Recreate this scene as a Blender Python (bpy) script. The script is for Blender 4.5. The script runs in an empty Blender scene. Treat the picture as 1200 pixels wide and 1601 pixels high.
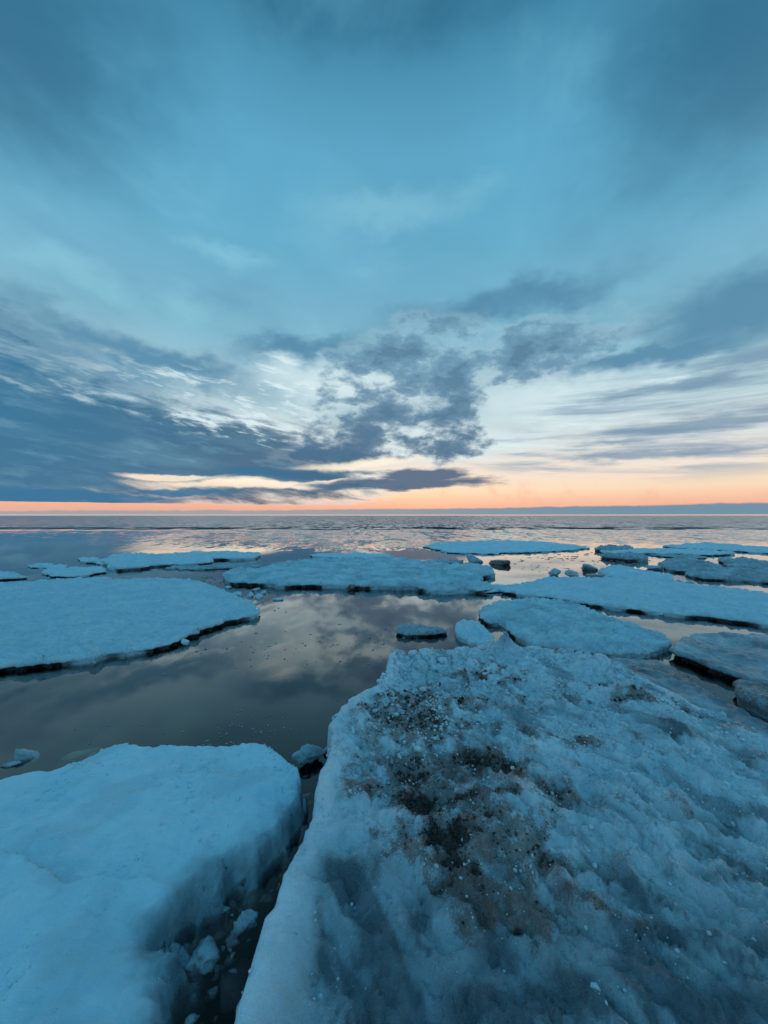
import bpy, bmesh, math, random
import numpy as np

sc = bpy.context.scene
col = sc.collection
R = math.radians

# ------------------------------------------------------------------ camera
H = 1.55            # phone height over the water, metres
F = 601.0           # focal length in photo pixels (ultra-wide phone lens)
PITCH = math.atan(5.5 / F)
cam_d = bpy.data.cameras.new('camera')
cam_d.sensor_fit = 'VERTICAL'
cam_d.sensor_height = 24.0
cam_d.lens = 24.0 * F / 1601.0
cam_d.clip_start = 0.05
cam_d.clip_end = 60000
cam = bpy.data.objects.new('camera', cam_d)
cam.location = (0, 0, H)
cam.rotation_euler = (math.pi / 2 + PITCH, 0, 0)
col.objects.link(cam)
sc.camera = cam


def px(x, y, z=0.0):
    """photo pixel -> point where its ray meets the level z"""
    dx = (x - 600.0) / F
    dy = (800.5 - y) / F
    cp, sp = math.cos(PITCH), math.sin(PITCH)
    d = (dx, cp - sp * dy, sp + cp * dy)
    t = (z - H) / d[2]
    return (d[0] * t, d[1] * t)


def sky_dir(x, y):
    """photo pixel -> azimuth, elevation in degrees"""
    a = math.degrees(math.atan2(x - 600.0, F))
    e = math.degrees(math.atan2(806.0 - y, math.hypot(F, x - 600.0)))
    return a, e


def lin(r, g, b):
    def f(c):
        c /= 255.0
        return c / 12.92 if c <= 0.04045 else ((c + 0.055) / 1.055) ** 2.4
    return (f(r), f(g), f(b), 1.0)


# ------------------------------------------------------------------ node helper
class S:
    """a float socket with arithmetic"""
    def __init__(self, nt, s):
        self.nt, self.s = nt, s

    def _m(self, op, *args, clamp=False):
        n = self.nt.nodes.new('ShaderNodeMath')
        n.operation = op
        n.use_clamp = clamp
        for i, a in enumerate((self,) + args):
            if isinstance(a, S):
                self.nt.links.new(a.s, n.inputs[i])
            else:
                n.inputs[i].default_value = a
        return S(self.nt, n.outputs[0])

    def __add__(self, o): return self._m('ADD', o)
    __radd__ = __add__
    def __sub__(self, o): return self._m('SUBTRACT', o)
    def __rsub__(self, o): return (self * -1.0) + o
    def __mul__(self, o): return self._m('MULTIPLY', o)
    __rmul__ = __mul__
    def __truediv__(self, o): return self._m('DIVIDE', o)
    def sqrt(self): return self._m('SQRT')
    def abs(self): return self._m('ABSOLUTE')
    def max(self, o): return self._m('MAXIMUM', o)
    def min(self, o): return self._m('MINIMUM', o)
    def clamp(self): return self._m('ADD', 0.0, clamp=True)

    def smooth(self, lo, hi, a=0.0, b=1.0):
        n = self.nt.nodes.new('ShaderNodeMapRange')
        n.interpolation_type = 'SMOOTHSTEP'
        self.nt.links.new(self.s, n.inputs[0])
        for i, v in enumerate((lo, hi, a, b)):
            if isinstance(v, S):
                self.nt.links.new(v.s, n.inputs[1 + i])
            else:
                n.inputs[1 + i].default_value = v
        return S(self.nt, n.outputs[0])


def comb(nt, x, y, z):
    n = nt.nodes.new('ShaderNodeCombineXYZ')
    for i, v in enumerate((x, y, z)):
        if isinstance(v, S):
            nt.links.new(v.s, n.inputs[i])
        else:
            n.inputs[i].default_value = v
    return n.outputs[0]


def sep(nt, v):
    n = nt.nodes.new('ShaderNodeSeparateXYZ')
    nt.links.new(v, n.inputs[0])
    return [S(nt, o) for o in n.outputs]


def noise(nt, vec, scale=1.0, detail=4.0, rough=0.55, dist=0.0, color=False):
    n = nt.nodes.new('ShaderNodeTexNoise')
    n.inputs['Scale'].default_value = scale
    n.inputs['Detail'].default_value = detail
    n.inputs['Roughness'].default_value = rough
    n.inputs['Distortion'].default_value = dist
    nt.links.new(vec, n.inputs['Vector'])
    return n.outputs['Color'] if color else S(nt, n.outputs[0])


def mix(nt, fac, a, b):
    n = nt.nodes.new('ShaderNodeMix')
    n.data_type = 'RGBA'
    if isinstance(fac, S):
        nt.links.new(fac.s, n.inputs[0])
    else:
        n.inputs[0].default_value = fac
    for i, v in ((6, a), (7, b)):
        if isinstance(v, (tuple, list)):
            n.inputs[i].default_value = v
        else:
            nt.links.new(v, n.inputs[i])
    return n.outputs[2]


def ramp(nt, fac, stops, mode='EASE'):
    n = nt.nodes.new('ShaderNodeValToRGB')
    cr = n.color_ramp
    cr.interpolation = mode
    while len(cr.elements) < len(stops):
        cr.elements.new(1.0)
    for e, (p, c) in zip(cr.elements, stops):
        e.position = p
        e.color = c
    nt.links.new(fac.s, n.inputs[0])
    return n.outputs[0]


# ------------------------------------------------------------------ sky
SUN_AZ, SUN_EL = 6.0, 4.0
world = bpy.data.worlds.new('World')
sc.world = world
world.use_nodes = True
nt = world.node_tree
nt.nodes.clear()
tc = nt.nodes.new('ShaderNodeTexCoord')
D = tc.outputs['Generated']
X, Y, Z = sep(nt, D)
hor = (X * X + Y * Y).sqrt()
AZ = X._m('ARCTAN2', Y) * (180 / math.pi)
EL = Z._m('ARCTAN2', hor) * (180 / math.pi)

front = (Y / hor.max(1e-4)).smooth(-0.5, 0.75)
q = (EL / 60.0).clamp()


def st(e, *c):
    return (e / 60.0, lin(*c))


front_ramp = ramp(nt, q, [
    st(0, 216, 190, 178), st(1.0, 246, 180, 154), st(2.2, 252, 202, 172), st(3.6, 255, 226, 194),
    st(6, 248, 232, 217), st(9, 224, 228, 226), st(14, 186, 214, 223), st(19, 160, 199, 215),
    st(24, 132, 188, 211), st(34, 104, 176, 208), st(43, 96, 172, 207), st(52, 66, 136, 170),
    st(60, 66, 138, 172)], 'LINEAR')
back_ramp = ramp(nt, q, [
    st(0, 150, 182, 202), st(8, 140, 186, 212), st(22, 124, 188, 220), st(40, 108, 182, 218),
    st(60, 84, 158, 194)], 'LINEAR')
c = mix(nt, front, back_ramp, front_ramp)

# clear twilight behind the clouds, from the sky model
sky = nt.nodes.new('ShaderNodeTexSky')
sky.sky_type = 'NISHITA'
sky.sun_disc = False
sky.sun_elevation = R(SUN_EL)
sky.sun_rotation = R(SUN_AZ)
sky.air_density = 1.5
vm = nt.nodes.new('ShaderNodeVectorMath')
vm.operation = 'SCALE'
vm.inputs['Scale'].default_value = 0.03
nt.links.new(sky.outputs[0], vm.inputs[0])
c = mix(nt, 0.12, c, vm.outputs[0])

# warp shared by the cloud layers
W1 = noise(nt, comb(nt, X * 5.0, Y * 5.0, Z * 9.0), 1.0, 4, 0.6) - 0.5
W2 = noise(nt, comb(nt, X * 5.0 + 7.3, Y * 5.0, Z * 9.0 + 3.1), 1.0, 4, 0.6) - 0.5
W3 = noise(nt, comb(nt, X * 22.0, Y * 22.0, Z * 44.0), 1.0, 3, 0.6, color=True)
W3a, W3b, _ = sep(nt, W3)
PLAIN = comb(nt, AZ, EL, 0.0)
LOW = comb(nt, AZ + W1 * 9.0, EL + W2 * 2.2 + (W3b - 0.5) * 0.7, 0.0)         # for flat clouds near the horizon
HIGH = comb(nt, AZ + W1 * 16.0 + (W3a - 0.5) * 2.0, EL + W2 * 9.0 + (W3b - 0.5) * 1.5, 0.0)


def ell(vec, x, y, rx, ry, rot=0.0):
    """distance from the middle of an ellipse of sky, 1 on its rim (centre and radii in photo pixels)"""
    ca, ce = sky_dir(x, y)
    a2, _ = sky_dir(x + rx, y)
    a1, _ = sky_dir(x - rx, y)
    _, e2 = sky_dir(x, y - ry)
    _, e1 = sky_dir(x, y + ry)
    n = nt.nodes.new('ShaderNodeMapping')
    n.vector_type = 'TEXTURE'
    n.inputs['Location'].default_value = (ca, ce, 0)
    n.inputs['Rotation'].default_value = (0, 0, R(rot))
    n.inputs['Scale'].default_value = ((a2 - a1) / 2, (e2 - e1) / 2, 1)
    nt.links.new(vec, n.inputs['Vector'])
    ln = nt.nodes.new('ShaderNodeVectorMath')
    ln.operation = 'LENGTH'
    nt.links.new(n.outputs[0], ln.inputs[0])
    return S(nt, ln.outputs['Value'])


def many(vec, *es):
    m = ell(vec, *es[0])
    for e in es[1:]:
        m = m.min(ell(vec, *e))
    return 1.0 - m


# high soft veil
n1 = noise(nt, comb(nt, X * 2.6, Y * 2.6, Z * 6.0 + X * 0.8), 1.0, 4, 0.5, 0.4)
c = mix(nt, n1.smooth(0.5, 0.74) * EL.smooth(10, 20) * EL.smooth(44, 26) * 0.4, c, lin(84, 140, 172))
c = mix(nt, n1.smooth(0.48, 0.3) * EL.smooth(14, 22) * EL.smooth(48, 30) * 0.30, c, lin(140, 200, 220))
cheap = c
soft = many(HIGH, (60, 545, 340, 62, -10), (240, 556, 240, 34, -8), (470, 545, 150, 26, 8), (1010, 555, 230, 28, -2), (1150, 490, 260, 80, 0),
            (800, 470, 220, 40, 4))
c = mix(nt, soft.smooth(-0.2, 0.75) * 0.9, c, lin(82, 134, 164))
glow = many(HIGH, (285, 485, 80, 45, 0), (960, 532, 90, 22, 0), (120, 425, 130, 40, 0), (360, 400, 120, 30, 0), (620, 330, 200, 50, 0))
c = mix(nt, glow.smooth(0.0, 1.0) * 0.55, c, lin(136, 196, 214))

# thin peach virga in the glow
c = mix(nt, noise(nt, comb(nt, X * 16.0, Y * 16.0, Z * 14.0), 1.0, 4, 0.6).smooth(0.5, 0.75) * EL.smooth(0.8, 1.5) * EL.smooth(5.5, 3.5) * 0.5, c, lin(238, 172, 142))

# mottled cloud higher up; lens vignette painted into the sky's top and corners
n6 = noise(nt, comb(nt, X * 3.2 + 2.0, Y * 3.2, Z * 5.0 + 1.0), 1.0, 5, 0.55, 0.3)
vignette = many(HIGH, (-60, -40, 520, 330, 0), (1260, -40, 560, 400, 0), (600, -70, 700, 190, 0))
c = mix(nt, (vignette + (n6 - 0.5) * 0.6).smooth(-0.15, 0.9) * 0.85, c, lin(44, 100, 132))
c = mix(nt, n6.smooth(0.48, 0.7) * EL.smooth(16, 26) * 0.15, c, lin(88, 132, 158))
c = mix(nt, n6.smooth(0.5, 0.3) * EL.smooth(16, 26) * 0.16, c, lin(132, 196, 218))

# bright opening in the middle and on the right
op = many(HIGH, (540, 604, 230, 50, -3), (880, 625, 190, 60, -4), (700, 690, 220, 40, 0))
c = mix(nt, op.smooth(0, 0.8) * 0.8, c, lin(208, 228, 232))

# right-hand streaks of stratus
n3 = noise(nt, comb(nt, X * 3.4, Y * 3.4, (Z + X * 0.05) * 38.0), 1.0, 7, 0.62, 0.35)
m3 = many(PLAIN, (1090, 655, 380, 100, 0), (900, 700, 230, 45, 0))
k3 = m3.smooth(-0.1, 0.35)
c = mix(nt, n3.smooth(0.44, 0.66) * k3 * 0.75, c, lin(128, 157, 178))
c = mix(nt, n3.smooth(0.45, 0.32) * k3 * 0.75, c, lin(218, 233, 234))
m3b = many(LOW, (1130, 660, 320, 22, -2), (1010, 712, 260, 11, -4), (1060, 600, 180, 12, 2), (1180, 560, 200, 26, 0), (960, 690, 130, 8, 0))
c = mix(nt, (m3b + (n3 - 0.5) * 1.6).smooth(0.0, 0.8) * 0.75, c, lin(112, 143, 168))

# left bank of dark altostratus with broken upper edge
n2 = noise(nt, comb(nt, X * 11.0, Y * 11.0, (Z + X * 0.16) * 50.0), 1.0, 6, 0.62, 0.3)
nlow = noise(nt, comb(nt, X * 4.0, Y * 4.0, (Z + X * 0.10) * 20.0), 1.0, 4, 0.55)
m2 = many(LOW, (-90, 672, 480, 172, -9), (330, 712, 300, 72, -6), (470, 726, 130, 44, 0), (-100, 772, 420, 30, 0))
slot = many(LOW, (370, 757, 190, 10, 0), (265, 744, 110, 8, 0), (640, 724, 190, 12, 4), (520, 752, 60, 6, 0))
clear_low = EL.smooth(1.3, 1.6)
m2 = m2 - (slot + (n2 - 0.5) * 1.5).smooth(0.0, 0.9) * 0.75 - (1.0 - clear_low) * 2.0
d2 = m2 * 1.15 + (n2 - 0.5) * 1.4 * m2.smooth(0.6, 0.05) + (nlow - 0.5) * 0.35
c = mix(nt, d2.smooth(-0.3, 0.0) * d2.smooth(0.25, 0.0) * AZ.smooth(-40, -14, 0.1, 0.5), c, lin(222, 236, 238))
bankc = mix(nt, AZ.smooth(-46, -8), lin(50, 110, 144), lin(70, 104, 130))
bankc = mix(nt, n2.smooth(0.5, 0.30) * 0.22 + nlow.smooth(0.52, 0.28) * 0.2, bankc, lin(128, 176, 198))
c = mix(nt, d2.smooth(-0.2, 0.4) * 0.97, c, bankc)
# gaps of light along its shoulder
mf = many(HIGH, (310, 625, 290, 52, -8), (430, 600, 150, 40, 0), (110, 612, 90, 10, -10))
c = mix(nt, n2.smooth(0.50, 0.36) * mf.smooth(-0.05, 0.5) * AZ.smooth(-42, -22, 0.3, 0.95), c, lin(212, 230, 234))

# puffy altocumulus cluster
pv = comb(nt, X * 13.0 + W3a * 0.4, Y * 13.0, Z * 26.0 + W3b * 0.4)
n4 = noise(nt, pv, 1.0, 6, 0.62)
m4 = many(HIGH, (620, 560, 120, 42, 14), (700, 600, 85, 90, 0), (610, 655, 150, 56, 0), (700, 670, 75, 56, 0), (820, 555, 150, 42, 8), (560, 700, 120, 26, 0))
d4 = m4 * 0.8 + (n4 - 0.5) * 3.4 + 0.02
d4 = (d4 + 1.0) * m4.smooth(-0.7, 0.15) - 1.0
c = mix(nt, d4.smooth(-0.7, 0.0) * d4.smooth(0.5, 0.0) * 0.12, c, lin(220, 233, 235))
c = mix(nt, d4.smooth(-0.25, 0.6) * 0.92, c, mix(nt, EL.smooth(8, 22), lin(76, 110, 138), lin(104, 144, 170)))
c = mix(nt, d4.smooth(0.5, 1.0) * 0.5, c, lin(70, 106, 134))

c = mix(nt, many(LOW, (420, 754, 130, 9, 0), (560, 726, 110, 8, 5)).smooth(-0.2, 0.7) * 0.85, c, lin(255, 240, 216))

# lens of dark cloud over the glow, small streaks
n5 = noise(nt, comb(nt, X * 9.0, Y * 9.0, Z * 70.0), 1.0, 5, 0.6)
m5 = many(LOW, (615, 757, 180, 12, 1), (665, 744, 80, 15, 0), (440, 742, 120, 12, 0), (285, 769, 100, 8, 0), (60, 778, 320, 12, 0))
d5 = m5 + (n5 - 0.5) * 0.9 - (1.0 - clear_low) * 2.0
c = mix(nt, d5.smooth(-0.05, 0.42) * 0.93, c, mix(nt, AZ.smooth(-30, 5), lin(60, 114, 150), lin(68, 98, 126)))
# low bank lying on the horizon
edge = (AZ.max(-60.0).min(60.0)) * 0.0095 + 0.95 + W1 * 0.5 + (noise(nt, comb(nt, X * 30.0, Y * 30.0, 0.0), 1.0, 3) - 0.5) * 0.35
bank = (EL - edge).smooth(0.14, -0.14) * EL.smooth(0.06, 0.2)
bk = mix(nt, AZ.smooth(-30, 40), lin(150, 158, 166), lin(92, 138, 162))
c = mix(nt, bank * 0.92, c, bk)


def background(col_):
    n = nt.nodes.new('ShaderNodeBackground')
    n.inputs['Strength'].default_value = 1.0
    nt.links.new(col_, n.inputs['Color'])
    return n.outputs[0]


# clouds only need working out where there are any: plain veil overhead and behind
near_w = AZ.abs().smooth(76.0, 58.0) * EL.smooth(64.0, 50.0) * EL.smooth(-3.0, -1.0)
ms = nt.nodes.new('ShaderNodeMixShader')
nt.links.new(near_w.s, ms.inputs[0])
nt.links.new(background(cheap), ms.inputs[1])
nt.links.new(background(c), ms.inputs[2])
wo = nt.nodes.new('ShaderNodeOutputWorld')
nt.links.new(ms.outputs[0], wo.inputs['Surface'])
world.cycles.sampling_method = 'MANUAL'
world.cycles.sample_map_resolution = 1024

# ------------------------------------------------------------------ sun: low, veiled by cloud
sun_d = bpy.data.lights.new('sun', 'SUN')
sun_d.energy = 0.008
sun_d.angle = R(30)
sun_d.color = (1.0, 0.78, 0.58)
sun = bpy.data.objects.new('sun', sun_d)
sun.rotation_euler = (R(-(90 - SUN_EL)), 0, R(-SUN_AZ))
sun.location = (2, 20, 6)
col.objects.link(sun)

# ------------------------------------------------------------------ exposure
sc.view_settings.view_transform = 'Standard'
sc.view_settings.look = 'None'
sc.view_settings.exposure = 0.1
sc.view_settings.gamma = 1.0
sc.view_settings.use_curve_mapping = False
sc.cycles.use_denoising = True
sc.cycles.use_adaptive_sampling = True
sc.cycles.adaptive_threshold = 0.02
sc.cycles.adaptive_min_samples = 8
sc.cycles.max_bounces = 8
sc.cycles.transparent_max_bounces = 8
sc.cycles.volume_bounces = 0

# ------------------------------------------------------------------ numpy noise
_rs = np.random.RandomState(7)
PERM = np.concatenate([_rs.permutation(256)] * 3)
ANG = _rs.rand(256) * 2 * np.pi
GX, GY = np.cos(ANG), np.sin(ANG)
RX, RY = _rs.rand(256), _rs.rand(256)


def perlin(x, y, seed=0):
    x = x + seed * 17.31
    y = y + seed * 9.73
    xi = np.floor(x).astype(int)
    yi = np.floor(y).astype(int)
    xf, yf = x - xi, y - yi
    u = xf * xf * xf * (xf * (xf * 6 - 15) + 10)
    v = yf * yf * yf * (yf * (yf * 6 - 15) + 10)

    def g(ix, iy, fx, fy):
        h = PERM[PERM[ix & 255] + (iy & 255)]
        return GX[h] * fx + GY[h] * fy
    a = g(xi, yi, xf, yf)
    b = g(xi + 1, yi, xf - 1, yf)
    c_ = g(xi, yi + 1, xf, yf - 1)
    d = g(xi + 1, yi + 1, xf - 1, yf - 1)
    return ((a * (1 - u) + b * u) * (1 - v) + (c_ * (1 - u) + d * u) * v) * 1.4


def fbm(x, y, oct=5, gain=0.5, seed=0):
    s, a = 0.0, 1.0
    for i in range(oct):
        s = s + a * perlin(x, y, seed + i)
        x, y, a = x * 2.03 + 1.7, y * 2.03 - 2.9, a * gain
    return s


def worley(x, y, seed=0):
    xi = np.floor(x).astype(int)
    yi = np.floor(y).astype(int)
    f1 = np.full(x.shape, 9.0)
    f2 = np.full(x.shape, 9.0)
    for i in (-1, 0, 1):
        for j in (-1, 0, 1):
            cx, cy = xi + i, yi + j
            h = PERM[PERM[(cx + seed * 31) & 255] + (cy & 255)]
            d = np.hypot(cx + RX[h] - x, cy + RY[h] - y)
            f2 = np.minimum(f2, np.maximum(f1, d))
            f1 = np.minimum(f1, d)
    return f1, f2


def sstep(lo, hi, x):
    t = np.clip((x - lo) / (hi - lo), 0, 1)
    return t * t * (3 - 2 * t)


def seg_dist(P, A, B):
    """distance of points P to the polyline of segments A-B, and the nearest points"""
    best = np.full(len(P), 1e9)
    near = np.zeros_like(P)
    for a, b in zip(A, B):
        ab = b - a
        t = np.clip(((P - a) @ ab) / max(ab @ ab, 1e-12), 0, 1)
        qn = a + t[:, None] * ab
        d = ((P - qn) ** 2).sum(1)
        k = d < best
        best[k] = d[k]
        near[k] = qn[k]
    return np.sqrt(best), near


def inside(P, poly):
    r = np.zeros(len(P), bool)
    x, y = P[:, 0], P[:, 1]
    n = len(poly)
    for i in range(n):
        x1, y1 = poly[i]
        x2, y2 = poly[(i + 1) % n]
        if y1 == y2:
            continue
        k = ((y1 > y) != (y2 > y)) & (x < (x2 - x1) * (y - y1) / (y2 - y1) + x1)
        r ^= k
    return r


def rough_outline(pts, step, amp, seed, closed=True):
    pts = np.array(pts, float)
    out = []
    n = len(pts)
    for i in range(n if closed else n - 1):
        a, b = pts[i], pts[(i + 1) % n]
        L = np.hypot(*(b - a))
        k = max(1, int(L / step))
        for j in range(k):
            out.append(a + (b - a) * j / k)
    out = np.array(out)
    # soften corners, then break the line up
    if not closed:
        out = np.vstack([out, pts[-1:]])
    for _ in range(2):
        sm = 0.5 * out + 0.25 * (np.roll(out, 1, 0) + np.roll(out, -1, 0))
        if not closed:
            sm[0], sm[-1] = out[0], out[-1]
        out = sm
    s = 1.0 / (step * 7)
    out[:, 0] += amp * fbm(out[:, 0] * s, out[:, 1] * s, 4, 0.6, seed)
    out[:, 1] += amp * fbm(out[:, 0] * s + 40, out[:, 1] * s, 4, 0.6, seed + 5)
    s2 = 1.0 / (step * 2.6)
    out[:, 0] += 0.55 * amp * fbm(out[:, 0] * s2, out[:, 1] * s2 + 7, 2, 0.6, seed + 11)
    out[:, 1] += 0.55 * amp * fbm(out[:, 0] * s2 + 19, out[:, 1] * s2, 2, 0.6, seed + 17)
    return out


# ------------------------------------------------------------------ materials
def new_mat(name):
    m = bpy.data.materials.new(name)
    m.use_nodes = True
    m.node_tree.nodes.clear()
    return m, m.node_tree


def attr(nt, name):
    n = nt.nodes.new('ShaderNodeAttribute')
    n.attribute_name = name
    return S(nt, n.outputs['Fac'])


def ice_material(name, base, blue, rough=0.5, grain=1.0, bump=0.012, sss=0.15, coat=0.0):
    m, t = new_mat(name)
    geo = t.nodes.new('ShaderNodeNewGeometry')
    pos = geo.outputs['Position']
    x, y, z = sep(t, pos)
    dirt, wet, side = attr(t, 'dirt'), attr(t, 'wet'), attr(t, 'side')
    na = noise(t, pos, 2.2, 6, 0.6)
    nb = noise(t, pos, 14.0, 6, 0.65)
    nc = noise(t, pos, 70.0 * grain, 4, 0.6)
    c = mix(t, (na * 0.6 + nb * 0.4).smooth(0.35, 0.65), blue, base)
    # glassy, waterlogged ice; on the right floe also painted-in lens vignette
    w = (wet + (nb - 0.5) * 0.9 * wet.smooth(0.0, 0.3)).clamp()
    c = mix(t, w * 0.92, c, (0.055, 0.095, 0.12, 1))
    # sand and silt frozen into the ice
    dn = (dirt + (nb - 0.5) * 1.2 + (nc - 0.5) * 0.8)
    silt = dn.smooth(0.1, 0.5)
    c = mix(t, silt * dirt.smooth(0.03, 0.2) * 0.75, c, (0.15, 0.082, 0.056, 1))
    c = mix(t, dn.smooth(0.55, 0.95) * 0.96, c, (0.020, 0.010, 0.007, 1))
    # flanks darker and browner than the top
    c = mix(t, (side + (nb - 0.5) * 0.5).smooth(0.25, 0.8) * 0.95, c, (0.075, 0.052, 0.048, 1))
    p = t.nodes.new('ShaderNodeBsdfPrincipled')
    t.links.new(c, p.inputs['Base Color'])
    ro = ((nb - 0.5) * 0.35 + rough - w * 0.22)
    t.links.new(ro.clamp().s, p.inputs['Roughness'])
    p.inputs['IOR'].default_value = 1.31
    if coat:
        p.inputs['Coat Weight'].default_value = coat
        p.inputs['Coat Roughness'].default_value = 0.14
        p.inputs['Coat IOR'].default_value = 1.36
    if sss:
        p.inputs['Subsurface Weight'].default_value = sss
        p.inputs['Subsurface Radius'].default_value = (0.25, 0.6, 1.0)
        p.inputs['Subsurface Scale'].default_value = 0.04
    hb = (noise(t, pos, 22.0, 5, 0.7) * 1.0 + nc * 0.5 + noise(t, pos, 260.0, 2, 0.5) * 0.08)
    b = t.nodes.new('ShaderNodeBump')
    b.inputs['Strength'].default_value = 1.0
    b.inputs['Distance'].default_value = bump
    t.links.new(hb.s, b.inputs['Height'])
    t.links.new(b.outputs[0], p.inputs['Normal'])
    if coat:
        t.links.new(b.outputs[0], p.inputs['Coat Normal'])
    o = t.nodes.new('ShaderNodeOutputMaterial')
    t.links.new(p.outputs[0], o.inputs['Surface'])
    return m


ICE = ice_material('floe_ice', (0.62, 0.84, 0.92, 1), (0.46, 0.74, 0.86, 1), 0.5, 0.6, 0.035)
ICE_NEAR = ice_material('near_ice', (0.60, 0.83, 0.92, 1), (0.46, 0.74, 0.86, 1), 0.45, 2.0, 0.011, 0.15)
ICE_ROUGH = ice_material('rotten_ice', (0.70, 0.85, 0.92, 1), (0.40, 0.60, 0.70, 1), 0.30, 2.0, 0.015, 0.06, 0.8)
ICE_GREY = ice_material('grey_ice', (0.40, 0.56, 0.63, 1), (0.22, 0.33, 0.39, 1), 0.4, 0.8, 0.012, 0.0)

# water
WATER, t = new_mat('sea_water')
geo = t.nodes.new('ShaderNodeNewGeometry')
x, y, z = sep(t, geo.outputs['Position'])
big = noise(t, comb(t, x * 0.05, y * 0.09, 0.0), 1.0, 3, 0.5)
open_ = (y + (big - 0.5) * 9.0).smooth(16.0, 27.0) * (x + y * 0.25 + (big - 0.5) * 8.0).smooth(-11.0, 0.0, 0.06, 1.0)              # wind ripple grows away from the floes
far = (y + (noise(t, comb(t, x * 0.035, y * 0.02, 3.0), 1.0, 4, 0.6) - 0.5) * 14.0).smooth(44.0, 47.0)
def slopes(sx, sy, seed, detail):
    col_ = noise(t, comb(t, x * sx + seed, y * sy, 0.0), 1.0, detail, 0.6, 0.0, True)
    a, b, _ = sep(t, col_)
    return a - 0.5, b - 0.5
a1, b1 = slopes(2.0, 0.6, 0.0, 4)
a2, b2 = slopes(6.0, 3.2, 9.0, 3)
a3, b3 = slopes(0.55, 0.22, 21.0, 4)
amp = open_ * 0.75 + far * 1.1 + 0.006
nx = (a1 * 0.6 + a2 * 0.5) * amp
wig = noise(t, comb(t, x * 0.06, 0.0, 8.0), 1.0, 4, 0.6) - 0.5
yr = y + wig * 9.0 + (noise(t, comb(t, x * 0.7, y * 0.25, 5.0), 1.0, 3, 0.6) - 0.5) * 3.0
swell = yr.smooth(41.0, 43.0) * yr.smooth(54.0, 48.0) * noise(t, comb(t, x * 0.22, y * 0.16, 1.0), 1.0, 5, 0.65).smooth(0.46, 0.54)
crest = yr.smooth(39.5, 41.0) * yr.smooth(43.4, 42.4)
ny = (b1 * 1.3 + b2 * 0.5 + b3 * 0.45 * open_) * amp - open_ * 0.045 - far * 0.12 - swell * 0.5 + crest * 0.05
ny = ny.min(0.03)
vn = t.nodes.new('ShaderNodeVectorMath')
vn.operation = 'NORMALIZE'
t.links.new(comb(t, nx, ny, 1.0), vn.inputs[0])
fr = t.nodes.new('ShaderNodeLayerWeight')
fr.inputs['Blend'].default_value = 0.5
t.links.new(vn.outputs[0], fr.inputs['Normal'])
refl = S(t, fr.outputs['Facing'])._m('POWER', 3.5) * 0.985 + 0.012
gl = t.nodes.new('ShaderNodeBsdfGlossy')
gl.inputs['Roughness'].default_value = 0.03
gl.inputs['Color'].default_value = (1, 1, 1, 1)
t.links.new(vn.outputs[0], gl.inputs['Normal'])
tr = t.nodes.new('ShaderNodeBsdfTransparent')
mx = t.nodes.new('ShaderNodeMixShader')
t.links.new(refl.s, mx.inputs[0])
t.links.new(tr.outputs[0], mx.inputs[1])
t.links.new(gl.outputs[0], mx.inputs[2])
va = t.nodes.new('ShaderNodeVolumeAbsorption')
va.inputs['Color'].default_value = (0.56, 0.40, 0.38, 1)
va.inputs['Density'].default_value = 20.0
o = t.nodes.new('ShaderNodeOutputMaterial')
t.links.new(mx.outputs[0], o.inputs['Surface'])
t.links.new(va.outputs[0], o.inputs['Volume'])

BED, t = new_mat('seabed_silt')
p = t.nodes.new('ShaderNodeBsdfPrincipled')
geo = t.nodes.new('ShaderNodeNewGeometry')
nn = noise(t, geo.outputs['Position'], 0.7, 4)
t.links.new(mix(t, nn, (0.03, 0.025, 0.02, 1), (0.06, 0.05, 0.04, 1)), p.inputs['Base Color'])
p.inputs['Roughness'].default_value = 0.9
o = t.nodes.new('ShaderNodeOutputMaterial')
t.links.new(p.outputs[0], o.inputs['Surface'])


# ------------------------------------------------------------------ mesh helpers
def mesh_obj(name, verts, faces, mat, smooth=True, attrs=None, parent=None):
    me = bpy.data.meshes.new(name)
    verts = np.asarray(verts, np.float32)
    faces = np.asarray(faces, np.int32)
    k = faces.shape[1]
    me.vertices.add(len(verts))
    me.vertices.foreach_set('co', verts.ravel())
    me.loops.add(faces.size)
    me.loops.foreach_set('vertex_index', faces.ravel())
    me.polygons.add(len(faces))
    me.polygons.foreach_set('loop_start', np.arange(0, faces.size, k, dtype=np.int32))
    me.polygons.foreach_set('use_smooth', np.full(len(faces), smooth))
    me.update(calc_edges=True)
    for an, av in (attrs or {}).items():
        a = me.attributes.new(an, 'FLOAT', 'POINT')
        a.data.foreach_set('value', np.asarray(av, np.float32))
    me.materials.append(mat)
    me.validate()
    ob = bpy.data.objects.new(name, me)
    col.objects.link(ob)
    if parent:
        ob.parent = parent
    return ob


def tag(o, label=None, cat=None, group=None, kind=None):
    if label: o['label'] = label
    if cat: o['category'] = cat
    if group: o['group'] = group
    if kind: o['kind'] = kind
    return o


# ------------------------------------------------------------------ the sea
B = 22000.0
sv = [(-B, -B, -3), (B, -B, -3), (B, B, -3), (-B, B, -3), (-B, -B, 0), (B, -B, 0), (B, B, 0), (-B, B, 0)]
sf = [(0, 3, 2, 1), (4, 5, 6, 7), (0, 1, 5, 4), (1, 2, 6, 5), (2, 3, 7, 6), (3, 0, 4, 7)]
sea = mesh_obj('sea', sv, sf, WATER, False)
tag(sea, kind='structure')
bed = mesh_obj('seabed', [(-B + 5, -B + 5, -2.9), (B - 5, -B + 5, -2.9), (B - 5, B - 5, -2.9), (-B + 5, B - 5, -2.9)], [(0, 1, 2, 3)], BED, False)
tag(bed, kind='structure')

FLOES = 'ice floes drifting on the sea'


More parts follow.
